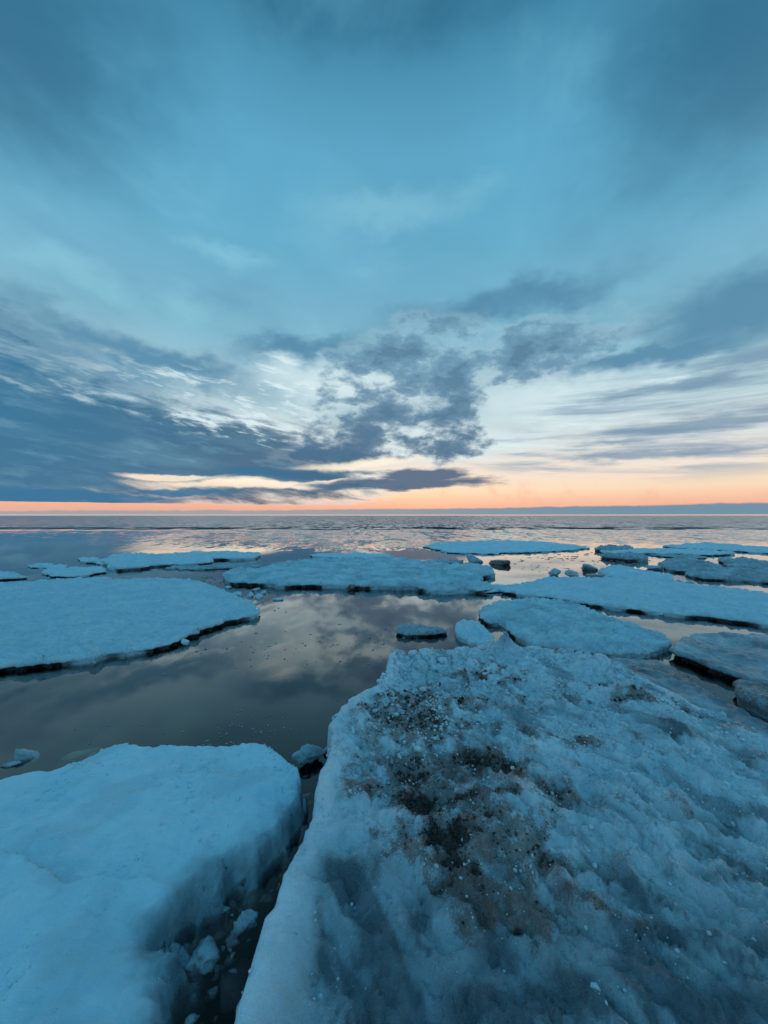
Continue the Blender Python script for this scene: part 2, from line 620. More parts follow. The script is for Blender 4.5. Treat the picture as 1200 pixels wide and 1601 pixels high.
def floe(label, outline, h, res, mat, seed, relief=None, edge_amp=None, rim=0.03, under=0.06, skirt=0.3, lump=0.013,
         ledge=0.05, world_pts=False, dirt=None, wet=None, deep=0.35, slope=None, side=1.0, name='ice_floe'):
    pts = np.array(outline if world_pts else [px(a, b, h) for a, b in outline])
    poly = rough_outline(pts, res * 2.2, edge_amp if edge_amp is not None else res * 2.0, seed)
    lo, hi = poly.min(0) - skirt - res, poly.max(0) + skirt + res
    gx = np.arange(lo[0], hi[0] + res, res)
    gy = np.arange(lo[1], hi[1] + res, res)
    gxx, gyy = np.meshgrid(gx, gy)
    P = np.stack([gxx.ravel(), gyy.ravel()], 1)
    nx_, ny_ = len(gx), len(gy)
    d, near = seg_dist(P, poly, np.roll(poly, -1, 0))
    ins = inside(P, poly)
    sd = np.where(ins, d, -d)
    x, y = P[:, 0], P[:, 1]
    # top surface
    z = np.full(len(P), h, float)
    e = sstep(0, rim * 5, sd)
    z += lump * (fbm(x * 1.7, y * 1.7, 5, 0.5, seed)) * (0.3 + 0.7 * e)
    z += lump * 0.45 * fbm(x * 9, y * 9, 3, 0.5, seed + 3)
    if relief is not None:
        z += relief(x, y, sd)
    k = np.clip(1 - sd / rim, 0, 1)
    z -= np.where(ins, rim * 0.8 * (1 - np.sqrt(np.maximum(0, 1 - k * k))), 0)
    if slope is not None:
        z = slope(x, y, z)
    # flank: the outer band is folded down into an undercut wall
    tt = np.clip(-sd / skirt, 0, 1)
    s = 3.0 / max(h, 0.05)
    nz = fbm(near[:, 0] * s * 0.35, near[:, 1] * s * 0.35, 3, 0.5, seed + 9)
    vary = sstep(-0.35, 0.25, fbm(near[:, 0] * 0.22 / h * 0.6, near[:, 1] * 0.22 / h * 0.6, 2, 0.5, seed + 13))
    un = under * (0.7 + 0.9 * nz) * (0.15 + 0.85 * vary)
    tk = np.array([0, 0.12, 0.3, 0.45, 0.6, 0.8, 1.0])
    zt = np.array([1.0, 0.62, 0.30, -0.05, -0.35, -0.7, -1.0])
    ztop = h - rim * 0.8
    zz = np.interp(tt, tk, zt)
    zw = np.where(zz > 0, zz * ztop, zz * deep)
    of = np.interp(tt, tk, [0, 0.12, -0.8, -1.0, -0.5, 0.2, 0.6])
    off = np.where(of < 0, of * un, of * ledge)
    nrm = P - near
    ln = np.maximum(np.hypot(nrm[:, 0], nrm[:, 1]), 1e-9)
    nrm /= ln[:, None]
    out = ~ins
    if slope is None:
        x2 = np.where(out, near[:, 0] + nrm[:, 0] * off, x)
        y2 = np.where(out, near[:, 1] + nrm[:, 1] * off, y)
        z = np.where(out, np.minimum(zw + (0.15 * rim) * nz, z - rim * 0.8), z)
    else:
        x2, y2 = x, y
        z = np.where(out, np.minimum(zw, z), z)
        off = np.maximum(off, 0) + 0.02 * tt
        x2 = np.where(out, near[:, 0] + nrm[:, 0] * off, x)
        y2 = np.where(out, near[:, 1] + nrm[:, 1] * off, y)
    keep = (sd > -skirt * 1.02).reshape(ny_, nx_)
    q = keep[:-1, :-1] & keep[1:, :-1] & keep[:-1, 1:] & keep[1:, 1:]
    idx = np.arange(nx_ * ny_).reshape(ny_, nx_)
    f = np.stack([idx[:-1, :-1][q], idx[:-1, 1:][q], idx[1:, 1:][q], idx[1:, :-1][q]], 1)
    used = np.unique(f)
    re = np.full(nx_ * ny_, -1)
    re[used] = np.arange(len(used))
    V = np.stack([x2, y2, z], 1)[used]
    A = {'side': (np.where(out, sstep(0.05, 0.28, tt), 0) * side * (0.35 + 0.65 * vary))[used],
         'dirt': (dirt(x, y) if dirt else np.zeros(len(x)))[used],
         'wet': (wet(x, y, sd) if wet else np.zeros(len(x)))[used]}
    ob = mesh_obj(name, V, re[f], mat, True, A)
    tag(ob, label, 'ice floe', FLOES)
    return ob


def blob(x, y, items, h):
    """sum of soft spots given as photo pixels (x, y, rx, ry, weight) on the level h"""
    s = np.zeros(len(x))
    for bx_, by_, rx, ry, w in items:
        c0 = px(bx_, by_, h)
        c1 = px(bx_ + rx, by_, h)
        c2 = px(bx_, by_ + ry, h)
        r1 = abs(c1[0] - c0[0])
        r2 = abs(c2[1] - c0[1])
        s = np.maximum(s, w * np.exp(-(((x - c0[0]) / r1) ** 2 + ((y - c0[1]) / r2) ** 2)))
    return s


def streaky(x, y, seed, f=7.0, a=0.012):
    r = 1 - np.abs(fbm(x * f * 0.5, y * f * 1.2, 4, 0.6, seed + 1))
    return a * fbm(x * f * 0.6, y * f * 1.3, 4, 0.55, seed) + 1.6 * a * (r - 0.6)


# ------------------------------------------------------------------ floes, from near to far
# --- right foreground floe
HR = 0.30
left_edge = [(345, 1680), (370, 1601), (410, 1480), (440, 1400), (470, 1330), (490, 1282), (487, 1258), (515, 1185), (515, 1140),
             (540, 1102), (572, 1086), (584, 1084), (605, 1050), (611, 1028), (650, 1026), (690, 1018), (725, 1013),
             (765, 1012), (800, 1012), (850, 1015), (900, 1020), (950, 1032), (1000, 1055), (1050, 1074), (1110, 1094),
             (1160, 1112), (1210, 1138), (1300, 1185)]
right_pts = [px(a, b, HR) for a, b in left_edge] + [(3.3, 1.4), (3.2, -0.6), (0.6, -0.9), (-0.5, -0.4), (-0.42, 0.6)]
ridge = np.array([px(a, b, HR) for a, b in left_edge[1:14]])
cone_c = px(790, 1018, HR)


def right_relief(x, y, sd):
    # flow direction of the melt grooves: from upper left to lower right in the picture
    ca, sa = math.cos(R(-60)), math.sin(R(-60))
    wx = x + 0.10 * fbm(x * 2.2, y * 2.2, 3, 0.5, 31)
    wy = y + 0.10 * fbm(x * 2.2 + 9, y * 2.2, 3, 0.5, 37)
    u = wx * ca + wy * sa
    v = -wx * sa + wy * ca
    f1, f2 = worley(u * 2.4, v * 7.0, 1)
    cups = np.clip(f1, 0, 1) ** 1.5
    g1, g2 = worley(u * 5.5 + 3, v * 15.0, 4)
    fine = np.clip(g1, 0, 1) ** 1.4
    zone = sstep(-0.3, 0.5, fbm(x * 1.3 + 5, y * 1.3, 3, 0.5, 12) + 0.45 * sstep(0.2, 1.3, x))
    z = 0.075 * (cups - 0.45) * (0.2 + 0.8 * zone) + 0.046 * (fine - 0.4) * (0.45 + 0.55 * zone)
    z += 0.055 * fbm(x * 1.5, y * 1.5, 3, 0.5, 22)
    z += 0.013 * fbm(u * 12, v * 18, 4, 0.6, 24)
    bil = 1 - np.abs(fbm(u * 4.0, v * 7.5, 5, 0.6, 26))
    z += 0.030 * (bil - 0.6)
    z += 0.010 * (1 - np.abs(fbm(x * 26, y * 26, 3, 0.6, 28))) * (0.3 + zone)
    keep = sstep(0.0, 0.22, sd)
    z *= 0.35 + 0.65 * keep
    # raised smooth rim along the crack
    d, _ = seg_dist(np.stack([x, y], 1), ridge[:-1], ridge[1:])
    rimh = np.exp(-(d / 0.10) ** 2)
    z = z * (1 - 0.75 * rimh) + 0.045 * rimh
    # blocks standing on the far edge
    fy = sstep(2.6, 3.3, y) * sstep(0.5, 0.05, sd)
    w1, w2 = worley(x * 9, y * 9, 8)
    z += 0.05 * fy * sstep(0.02, 0.25, w2 - w1) * (0.4 + RX[(np.floor(x * 9).astype(int)) & 255])
    # pits where silt has melted in
    pits = blob(x, y, PITS, HR)
    z -= 0.030 * sstep(0.25, 0.9, pits + 0.55 * fbm(x * 9, y * 9, 4, 0.6, 40) * (pits > 0.03))
    dc = np.hypot(x - cone_c[0], y - cone_c[1])
    cm = np.exp(-(dc / 0.28) ** 2)
    z = z * (1 - cm) - 0.01 * cm
    # low shelf towards the right-hand rear
    z -= 0.10 * sstep(1.7, 2.6, x) * sstep(1.6, 2.6, y)
    return z


PITS = [(640, 1215, 32, 26, 1), (665, 1255, 40, 26, 1), (690, 1315, 52, 26, 0.9), (700, 1345, 32, 20, 0.9), (690, 1378, 26, 14, 0.9),
        (760, 1185, 40, 14, 0.9), (790, 1200, 22, 14, 0.9), (862, 1237, 22, 10, 0.9), (745, 1370, 18, 26, 0.8), (868, 1355, 24, 16, 1),
        (812, 1447, 16, 9, 0.9), (775, 1475, 22, 22, 0.7), (750, 1545, 60, 34, 0.6), (1015, 1398, 30, 12, .7), (1020, 1455, 44, 14, 0.6),
        (860, 1525, 50, 36, 0.6), (945, 1075, 22, 7, 1), (1165, 1185, 18, 9, .9), (1080, 1265, 34, 10, .7), (520, 1370, 70, 16, 0.5)]


def right_dirt(x, y):
    heavy = blob(x, y, [(640, 1215, 38, 32, 1), (660, 1255, 48, 30, 1), (690, 1310, 62, 36, 1), (700, 1345, 40, 26, .95),
                        (690, 1378, 22, 12, .9), (745, 1190, 46, 20, .95), (790, 1198, 30, 18, .95), (862, 1237, 30, 14, .95),
                        (745, 1365, 14, 28, .7), (868, 1355, 28, 20, 1), (812, 1447, 14, 8, .9), (700, 1250, 60, 8, .7),
                        (800, 1250, 80, 8, .7), (945, 1075, 22, 6, .8)], HR)
    light = blob(x, y, [(650, 1130, 110, 45, .46), (640, 1200, 90, 40, .42), (600, 1235, 60, 24, .4), (740, 1300, 110, 70, .46),
                        (770, 1390, 90, 60, .42), (860, 1430, 110, 40, .34), (760, 1055, 60, 18, .38), (590, 1110, 30, 22, .42),
                        (650, 1100, 140, 40, .4), (700, 1200, 160, 60, .36), (900, 1150, 90, 16, .28), (1000, 1100, 90, 14, .28), (850, 1085, 80, 9, .28), (960, 1250, 120, 26, .14)], HR)
    heavy = heavy * (0.80 + 0.35 * fbm(x * 16, y * 16, 4, 0.65, 53))
    dd = np.maximum(heavy * 1.02, light)
    d, _ = seg_dist(np.stack([x, y], 1), ridge[:-1], ridge[1:])
    dd = dd * sstep(0.05, 0.11, d + 0.03 * fbm(x * 8, y * 8, 3, .6, 51))
    return np.clip(dd * 1.28 + 0.30 * fbm(x * 7, y * 7, 4, 0.65, 50) * (dd > 0.05), 0, 1)


def right_wet_vignette(x, y, sd):
    w = blob(x, y, [(520, 1370, 90, 24, .55), (600, 1480, 90, 60, .35), (610, 1560, 60, 50, .5), (770, 1560, 90, 60, .75),
                    (870, 1540, 70, 50, .7), (775, 1480, 40, 40, .7), (690, 1400, 60, 30, .5), (1020, 1455, 70, 20, .6),
                    (1090, 1270, 60, 14, .5), (1150, 1560, 90, 50, .5), (1185, 1480, 30, 24, .6), (1165, 1185, 24, 10, .7),
                    (780, 1220, 90, 40, .4), (1000, 1400, 60, 14, .5), (1060, 1150, 80, 10, .5), (1120, 1360, 60, 12, .4),
                    (1160, 1130, 60, 12, .6), (560, 1240, 40, 24, .3), (900, 1480, 200, 100, .25)], HR)
    d, _ = seg_dist(np.stack([x, y], 1), ridge[:-1], ridge[1:])
    ca, sa = math.cos(R(-60)), math.sin(R(-60))
    u, v = x * ca + y * sa, y * ca - x * sa
    w = w + 0.55 * sstep(0.0, 0.6, fbm(u * 2.0, v * 5.0, 5, 0.6, 60)) + 0.45 * sstep(1.8, 0.9, y) + 0.5 * sstep(0.35, 0.9, fbm(u * 6, v * 11, 4, 0.6, 63)) + 0.04  # also darkens towards the viewer: lens vignette and grading painted into the colour
    return np.clip(w * sstep(0.02, 0.16, d), 0, 1)


right = floe('large rough dirty floe filling the right foreground, brown silt melted into its hummocks', right_pts, HR, 0.0095,
             ICE_ROUGH, 3, relief=right_relief, edge_amp=0.02, rim=0.028, under=0.05, skirt=0.14, lump=0.0, ledge=0.03,
             world_pts=True, dirt=right_dirt, wet=right_wet_vignette, deep=0.4, side=0.5)

# --- left foreground floe, melting down into the crack
HL = 0.17
back = [(-420, 1330), (-200, 1290), (-60, 1243), (0, 1228), (30, 1218), (70, 1209), (92, 1203), (130, 1188), (165, 1172), (192, 1165), (206, 1173),
        (250, 1172), (275, 1165), (330, 1169), (392, 1167), (436, 1176), (462, 1199), (460, 1216)]
Tline = [(460, 1216), (462, 1240), (440, 1262), (415, 1285), (370, 1305), (330, 1330), (280, 1372), (242, 1402), (222, 1450), (228, 1520), (252, 1560), (225, 1620)]
Tw = [px(a, b, HL) for a, b in Tline] + [(-0.75, 0.5), (-0.8, -0.6)]
_ry, _rx = ridge[:, 1], ridge[:, 0]
_o = np.argsort(_ry)
Ow = [(tx + 0.66 * (float(np.interp(ty, _ry[_o], _rx[_o])) - tx), ty - 0.01) for tx, ty in Tw]
left_pts = [px(a, b, HL) for a, b in back] + Ow + [(-3.0, -0.6)]
Tn, On = rough_outline(Tw, 0.02, 0.032, 71, False), np.array(Ow)
slope_poly = np.concatenate([Tn, On[::-1]])


def left_slope(x, y, z):
    P = np.stack([x, y], 1)
    dT, _ = seg_dist(P, Tn[:-1], Tn[1:])
    dO, _ = seg_dist(P, On[:-1], On[1:])
    s = dT / np.maximum(dT + dO, 1e-6)
    s = np.where(inside(P, slope_poly), s, np.where((dO < dT) & (dO < 0.3), 1.0, 0))
    s = np.clip(s + 0.22 * fbm(x * 9, y * 9, 4, 0.55, 72) * sstep(0, 0.2, s) * sstep(1.0, 0.8, s), 0, 1)
    prof = np.interp(s, [0, 0.1, 0.26, 0.42, 0.7, 1.0], [0, -0.045, -0.13, -0.18, -0.27, -0.42])
    w1, w2 = worley(x * 11, y * 11, 14)
    prof = prof - 0.045 * np.exp(-(dT / 0.09)) * (s < 0.02) - 0.045 * (s >= 0.02)
    return z + prof + sstep(0.03, 0.2, s) * (0.09 * (w1 - 0.4) + 0.05 * fbm(x * 12, y * 12, 4, .6, 73))


def left_wet(x, y):
    P = np.stack([x, y], 1)
    dT, _ = seg_dist(P, Tn[:-1], Tn[1:])
    sgn = np.where(inside(P, slope_poly), dT, -dT) + 0.05 * fbm(x * 6, y * 6, 4, 0.6, 81)
    return np.clip(0.75 * sstep(-0.07, 0.08, sgn) + 0.16 * sstep(0.1, 0.6, fbm(x * 2.5, y * 3, 3, 0.5, 80)), 0, 1)


def left_relief(x, y, sd):
    z = 0.020 * fbm(x * 2.0, y * 2.4, 4, 0.5, 75)
    z += 0.010 * sstep(-0.1, 0.3, fbm(x * 5, y * 7, 4, 0.5, 77))
    z += 0.0035 * fbm(x * 30, y * 34, 3, 0.5, 78)
    # step of a layer of older snow
    st_ = np.array([px(a, b, HL) for a, b in [(-60, 1330), (40, 1350), (100, 1392), (150, 1378), (205, 1378), (240, 1372)]])
    d, nr = seg_dist(np.stack([x, y], 1), st_[:-1], st_[1:])
    z += 0.022 * np.where(y < nr[:, 1], np.exp(-(d / 0.10) ** 2), -0.55 * np.exp(-(d / 0.12) ** 2))
    z += 0.02 * np.exp(-np.clip(sd, 0, 9) / 0.05) * (y > 1.6)
    return z


left = floe('smooth pale blue floe in the left foreground, melting down into the dark crack', left_pts, HL, 0.0105, ICE_NEAR, 11,
            relief=left_relief, edge_amp=0.02, rim=0.02, under=0.03, skirt=0.12, lump=0.014, world_pts=True, slope=left_slope, side=0.5,
            wet=lambda x, y, sd: left_wet(x, y))

# --- low grey slush shelf behind the right floe
floe('low grey waterlogged shelf of ice behind the right foreground floe',
     [(915, 1034), (960, 1028), (1020, 1030), (1048, 1040), (1085, 1064), (1125, 1090), (1175, 1114), (1230, 1145), (1260, 1200), (1150, 1170), (1000, 1090)],
     0.06, 0.014, ICE_GREY, 17, rim=0.02, skirt=0.12, lump=0.03, under=0.02,
     wet=lambda x, y, sd: np.clip(0.7 + 0.6 * fbm(x * 3, y * 3, 4, 0.5, 90), 0, 1))

# --- middle distance
floe('wide flat bright floe at the left with a crumbling right-hand tip',
     [(-330, 925), (-150, 918), (-60, 915), (0, 912), (60, 908), (100, 905), (160, 903), (190, 906), (232, 904), (300, 906), (330, 915), (356, 925), (386, 938),
      (399, 947), (403, 954), (398, 960), (362, 964), (330, 974), (303, 986), (270, 1000), (243, 1009), (200, 1015), (150, 1021), (100, 1029), (50, 1033),
      (0, 1041), (-80, 1052), (-330, 1090)],
     0.085, 0.02, ICE, 23, relief=lambda x, y, sd: streaky(x, y, 24, 8, .026) + 0.03 * sstep(0.5, 0.0, sd) * np.clip(fbm(x * 5, y * 5, 3, .6, 25), 0, 1), edge_amp=0.075, rim=0.014,
     under=0.10, skirt=0.2)
floe('broad hummocky grey-blue floe in the middle distance with dark undercut front',
     [(349, 900), (356, 893), (370, 889), (400, 888), (432, 882), (470, 876), (500, 873), (560, 873), (610, 873), (650, 876), (690, 881), (725, 881),
      (752, 883), (769, 888), (767, 895), (752, 899), (752, 907), (768, 914), (760, 919), (722, 917), (690, 920), (660, 917), (640, 913), (610, 914), (580, 912),
      (545, 913), (520, 911), (480, 910), (440, 911), (400, 908), (362, 907)],
     0.12, 0.028, ICE, 29, relief=lambda x, y, sd: streaky(x, y, 30, 6, .042), edge_amp=0.10, rim=0.02, under=0.14, skirt=0.3, lump=0.035,
     wet=lambda x, y, sd: np.clip(0.16 + 0.3 * fbm(x * 2, y * 2, 4, .5, 31), 0, 1))
floe('long flat floe running off the right edge, dark undercut front side',
     [(783, 922), (800, 914), (838, 908), (850, 902), (872, 902), (930, 903), (962, 902), (1000, 906), (1060, 911), (1120, 917), (1200, 925), (1300, 935),
      (1500, 950), (1500, 1030), (1300, 990), (1200, 974), (1150, 967), (1100, 959), (1050, 956), (1000, 951), (960, 946), (900, 939), (850, 931), (812, 926)],
     0.08, 0.022, ICE, 37, relief=lambda x, y, sd: streaky(x, y, 38, 7, .024), edge_amp=0.075, rim=0.015, under=0.10, skirt=0.22)
floe('tongue-shaped floe with rough crusty top just behind the snow cone',
     [(748, 957), (760, 946), (790, 939), (830, 935), (872, 938), (908, 945), (930, 957), (960, 968), (1000, 980), (1035, 990), (1046, 1000), (1044, 1010),
      (1015, 1016), (980, 1018), (930, 1016), (880, 1012), (832, 1002), (802, 990), (795, 978), (788, 970), (756, 969)],
     0.08, 0.014, ICE, 41, relief=lambda x, y, sd: streaky(x, y, 42, 9, .030), edge_amp=0.045, rim=0.015, under=0.08, skirt=0.18, lump=0.02,
     wet=lambda x, y, sd: np.clip(0.12 + 0.3 * fbm(x * 3, y * 3, 4, .5, 43), 0, 1))
floe('low wet grey floe lying at the right edge beside the dark lead',
     [(1048, 1012), (1062, 998), (1085, 990), (1125, 988), (1200, 992), (1330, 1003), (1330, 1085), (1200, 1066), (1165, 1057), (1130, 1044), (1092, 1030)],
     0.10, 0.014, ICE_GREY, 47, edge_amp=0.04, rim=0.015, under=0.12, skirt=0.2, lump=0.03,
     wet=lambda x, y, sd: np.clip(0.35 + 0.5 * fbm(x * 2.5, y * 2.5, 4, .5, 48), 0, 1))
floe('brown stained block of ice at the right edge beside the dark lead',
     [(1148, 1062), (1165, 1058), (1215, 1066), (1290, 1085), (1290, 1130), (1215, 1105), (1180, 1092), (1155, 1078)],
     0.12, 0.012, ICE_GREY, 53, edge_amp=0.02, rim=0.03, under=0.04, skirt=0.12, lump=0.04, dirt=lambda x, y: np.full(len(x), .38))
floe('small dirty floe with red-brown underside alone on the calm water',
     [(616, 984), (622, 976), (640, 973), (662, 976), (690, 981), (703, 982), (698, 985), (670, 987), (650, 988), (628, 986)],
     0.07, 0.012, ICE_GREY, 59, edge_amp=0.03, rim=0.03, under=0.06, skirt=0.12, lump=0.05, dirt=lambda x, y: np.full(len(x), .2))
floe('small lumpy floe between the calm water and the snow cone',
     [(711, 980), (714, 973), (730, 970), (748, 971), (752, 979), (764, 985), (772, 998), (760, 1004), (738, 1002), (724, 994), (714, 989)],
     0.08, 0.012, ICE, 61, edge_amp=0.03, rim=0.03, under=0.05, skirt=0.12, lump=0.07)

# --- far floes
far_list = [
    ('small flat floe cut by the left edge beyond the wide bright floe', [(-40, 893), (0, 892), (14, 893), (38, 899), (34, 902), (0, 903), (-40, 903)], .09, .03, ICE),
    ('thin sliver of floe left of the far floe group', [(38, 885), (64, 881), (80, 882), (104, 884), (100, 887), (72, 887)], .06, .04, ICE),
    ('bright flat slab just behind the wide left floe', [(63, 893), (72, 889), (100, 887), (162, 887), (166, 892), (140, 897), (112, 899), (86, 899)], .09, .03, ICE),
    ('small tilted slab at the left end of the far floe group', [(117, 873), (148, 870), (164, 876), (160, 880), (146, 878), (130, 877)], .10, .04, ICE),
    ('long hummocky far floe at the left with dark hollow front', [(166, 882), (164, 873), (176, 867), (200, 865), (235, 866), (300, 863), (372, 862), (411, 865), (404, 869), (372, 871), (332, 871), (326, 877), (300, 880), (240, 879), (232, 884), (200, 886), (176, 886)], .16, .04, ICE),
    ('thin low slab in front of the long far floe', [(258, 887), (300, 883), (380, 883), (432, 880), (446, 880), (440, 883), (360, 887), (300, 889)], .06, .03, ICE_GREY),
    ('lens-shaped flat floe alone before the open sea', [(661, 853), (690, 848), (740, 846), (800, 845), (852, 847), (902, 852), (917, 856), (896, 859), (842, 861), (790, 863), (750, 864), (712, 863), (684, 859)], .09, .05, ICE),
    ('narrow slab right behind the broad middle floe', [(484, 867), (520, 865), (580, 865), (613, 867), (612, 870), (560, 871), (504, 870)], .10, .045, ICE),
    ('thin slab behind the right end of the broad middle floe', [(664, 876), (690, 873), (724, 876), (722, 879), (680, 879)], .08, .04, ICE_GREY),
    ('low shelf of ice linking the broad middle floe to the next', [(722, 919), (752, 910), (772, 913), (800, 915), (792, 921), (760, 924)], .06, .022, ICE),
    ('dark rugged pair of slabs before the open sea at right', [(935, 856), (950, 853), (984, 853), (984, 857), (950, 858)], .22, .05, ICE_GREY),
    ('long thin floe at far right with bright top', [(934, 862), (952, 858), (1000, 857), (1100, 859), (1152, 863), (1120, 866), (1050, 864), (960, 864)], .12, .05, ICE),
    ('farthest long floe running off the right edge', [(1036, 853), (1100, 848), (1200, 855), (1330, 860), (1330, 866), (1200, 863), (1150, 860), (1070, 856)], .10, .05, ICE),
    ('jagged dark lumps of ice under the long thin floe', [(932, 866), (960, 865), (1004, 866), (1006, 872), (980, 872), (950, 869)], .18, .04, ICE_GREY),
    ('thin dark slab floating in the bright water at right', [(1012, 867), (1040, 866), (1102, 869), (1098, 872), (1060, 870)], .07, .04, ICE_GREY),
    ('ragged grey floe on the left of the far right cluster', [(1030, 880), (1046, 874), (1080, 873), (1112, 879), (1128, 884), (1112, 890), (1076, 891), (1050, 889)], .13, .03, ICE_GREY),
    ('grey hummocky floe at the back of the far right cluster', [(1122, 873), (1160, 872), (1190, 877), (1290, 884), (1290, 892), (1200, 888), (1140, 883)], .13, .035, ICE_GREY),
    ('flat dark-fronted floe at the front of the far right cluster', [(1068, 893), (1110, 889), (1150, 886), (1210, 890), (1320, 897), (1320, 915), (1200, 908), (1150, 904), (1100, 902), (1074, 898)], .10, .03, ICE_GREY),
    ('hummocky blue floe behind the long flat right floe', [(938, 892), (952, 884), (972, 885), (1000, 890), (1046, 897), (1049, 907), (1010, 908), (984, 904), (950, 899)], .13, .026, ICE),
]
for i, (lab, ol, h, res, mat) in enumerate(far_list):
    g = mat is ICE_GREY
    h *= 0.75
    floe(lab, ol, h, res, mat, 100 + i * 3, edge_amp=res * 4.0, rim=0.02, under=h * 0.9, skirt=max(0.3, res * 6), lump=h * (0.8 if g else 0.4),
         relief=(lambda x, y, sd, k=i: streaky(x, y, 200 + k, 4, .03)),
         wet=(lambda x, y, sd, k=i: np.clip(0.15 + 0.4 * fbm(x, y, 4, .5, 300 + k), 0, 1)) if g else None)


# ------------------------------------------------------------------ chunks of ice
def chunk_mesh(seed, sub=4, planes=13, soft=9.0, rough=0.05):
    rs = np.random.RandomState(seed)
    bm = bmesh.new()
    bmesh.ops.create_icosphere(bm, subdivisions=sub, radius=1)
    V = np.array([v.co[:] for v in bm.verts])
    Fc = np.array([[v.index for v in f.verts] for f in bm.faces])
    bm.free()
    N = rs.normal(size=(planes, 3))
    N /= np.linalg.norm(N, axis=1)[:, None]
    dd = rs.uniform(0.55, 1.0, planes)
    dots = np.maximum(V @ N.T, 1e-3) / dd
    r = 1.0 / (np.sum(dots ** soft, 1) ** (1 / soft))
    r = np.minimum(r, 1.5)
    W = V * r[:, None]
    n_ = fbm(W[:, 0] * 2.2 + W[:, 2] * 1.3, W[:, 1] * 2.2 - W[:, 2] * 1.7, 4, 0.55, seed)
    return W * (1 + rough * 2 * n_)[:, None], Fc


def chunk(label, x, y, size, z, seed, mat, rot=0.0, name='ice_chunk', group='loose chunks of ice', sub=4, dirt=0.0, wet=0.0, parent=None, tilt=0.0, h=0.0, rough=0.05):
    V, Fc = chunk_mesh(seed, sub, rough=rough)
    V = V * np.array(size)
    ct, stt = math.cos(R(tilt)), math.sin(R(tilt))
    V = np.stack([V[:, 0] * ct - V[:, 2] * stt, V[:, 1], V[:, 0] * stt + V[:, 2] * ct], 1)
    n = len(V)
    ob = mesh_obj(name, V, Fc, mat, True, {'dirt': np.full(n, dirt), 'wet': np.full(n, wet), 'side': np.zeros(n)}, parent)
    wx, wy = px(x, y, h)
    ob.location = (wx, wy, z)
    ob.rotation_euler = (0, 0, R(rot))
    if parent is None:
        tag(ob, label, 'ice chunk', group)
    return ob


# snow cone and knobs belong to the right foreground floe
def cone(parent):
    n, mrow = 72, 40
    vs, fs = [], []
    for j in range(mrow + 1):
        k = j / mrow
        for i in range(n):
            a = 2 * math.pi * i / n
            r = 0.012 + 0.29 * k ** 1.5
            r *= 1 + 0.10 * math.sin(3 * a + 1) * k + 0.06 * math.sin(5 * a + 2 + 3 * k)
            zz = 0.165 * (1 - k) ** 1.35 - 0.05 * k
            vs.append((r * math.cos(a), r * math.sin(a), zz))
    for j in range(mrow):
        for i in range(n):
            fs.append((j * n + i, (j + 1) * n + i, (j + 1) * n + (i + 1) % n, j * n + (i + 1) % n))
    V = np.array(vs)
    d = 0.016 * fbm(V[:, 0] * 22 + V[:, 2] * 30, V[:, 1] * 22, 4, .55, 7)
    rr = np.hypot(V[:, 0], V[:, 1]) + 1e-6
    V[:, 0] += V[:, 0] / rr * d
    V[:, 1] += V[:, 1] / rr * d
    V[:, 2] += d
    vs2 = np.vstack([V, [[0, 0, 0.168]]])
    cap = [(n * (mrow + 1), i, (i + 1) % n, (i + 1) % n) for i in range(n)]
    fs = fs + cap
    fs = [list(f) for f in fs]
    # triangles for all, so the arrays stay regular
    tri = []
    for f in fs:
        tri.append((f[0], f[1], f[2]))
        if f[2] != f[3]:
            tri.append((f[0], f[2], f[3]))
    m = len(vs2)
    wet = 0.12 + np.clip((vs2[:, 2] - 0.05) * 4, 0, 0.4)
    ob = mesh_obj('snow_cone', vs2, tri, ICE_ROUGH, True, {'dirt': np.zeros(m), 'wet': wet, 'side': np.zeros(m)}, parent)
    ob.location = (cone_c[0], cone_c[1], HR + 0.005)
    ob['label'] = 'pointed cone of snow on the far edge of the floe'
    return ob


cone(right)
rnd = random.Random(5)
knobs = [(772, 1050, .050, .05), (758, 1054, .035, .045), (787, 1057, .03, .04), (770, 1064, .05, .035), (702, 1024, .05, .03), (662, 1030, .05, .03),
         (632, 1036, .045, .03), (728, 1018, .045, .03), (690, 1034, .06, .02), (838, 1024, .05, .025), (872, 1030, .05, .025)]
for i, (kx, ky, ks, kh) in enumerate(knobs):
    chunk('', kx, ky, (ks, ks * rnd.uniform(.7, 1), kh), HR + 0.012, 400 + i, ICE_ROUGH, rnd.uniform(0, 360), 'ice_knob', sub=4, parent=right, h=HR, rough=.22)

# in and around the crack
chunk('crusty lump of ice wedged in the mouth of the crack', 484, 1178, (.085, .05, .05), 0.05, 501, ICE_GREY, 15, h=.05, rough=.14)
chunk('tiny crumb of ice beside the crusty lump at the crack mouth', 510, 1172, (.022, .02, .02), 0.02, 502, ICE_GREY, 0, h=.02, rough=.14)
chunk('rounded pale ice chunk floating highest in the dark crack', 384, 1436, (.046, .034, .03), -0.006, 603, ICE_GREY, 30, rough=.13)
chunk('pointed triangular ice chunk in the dark crack', 322, 1474, (.055, .05, .03), -0.03, 604, ICE_GREY, 80, rough=.16)
chunk('long dim submerged slab against the right wall of the crack', 372, 1490, (.06, .075, .03), -0.10, 505, ICE_GREY, -35)
chunk('small dim cube of ice at the rear of the crack pool', 362, 1396, (.022, .016, .015), -0.045, 506, ICE_GREY, 10)
chunk('thin oblong ice sliver left of the rounded pale chunk', 345, 1416, (.032, .014, .012), -0.04, 507, ICE_GREY, 40)
chunk('tiny pebble of ice nearest the left wall of the crack', 281, 1512, (.014, .014, .012), -0.03, 508, ICE, 0)
chunk('tiny pebble of ice below the triangular chunk', 306, 1506, (.014, .012, .012), -0.03, 509, ICE_GREY, 0)
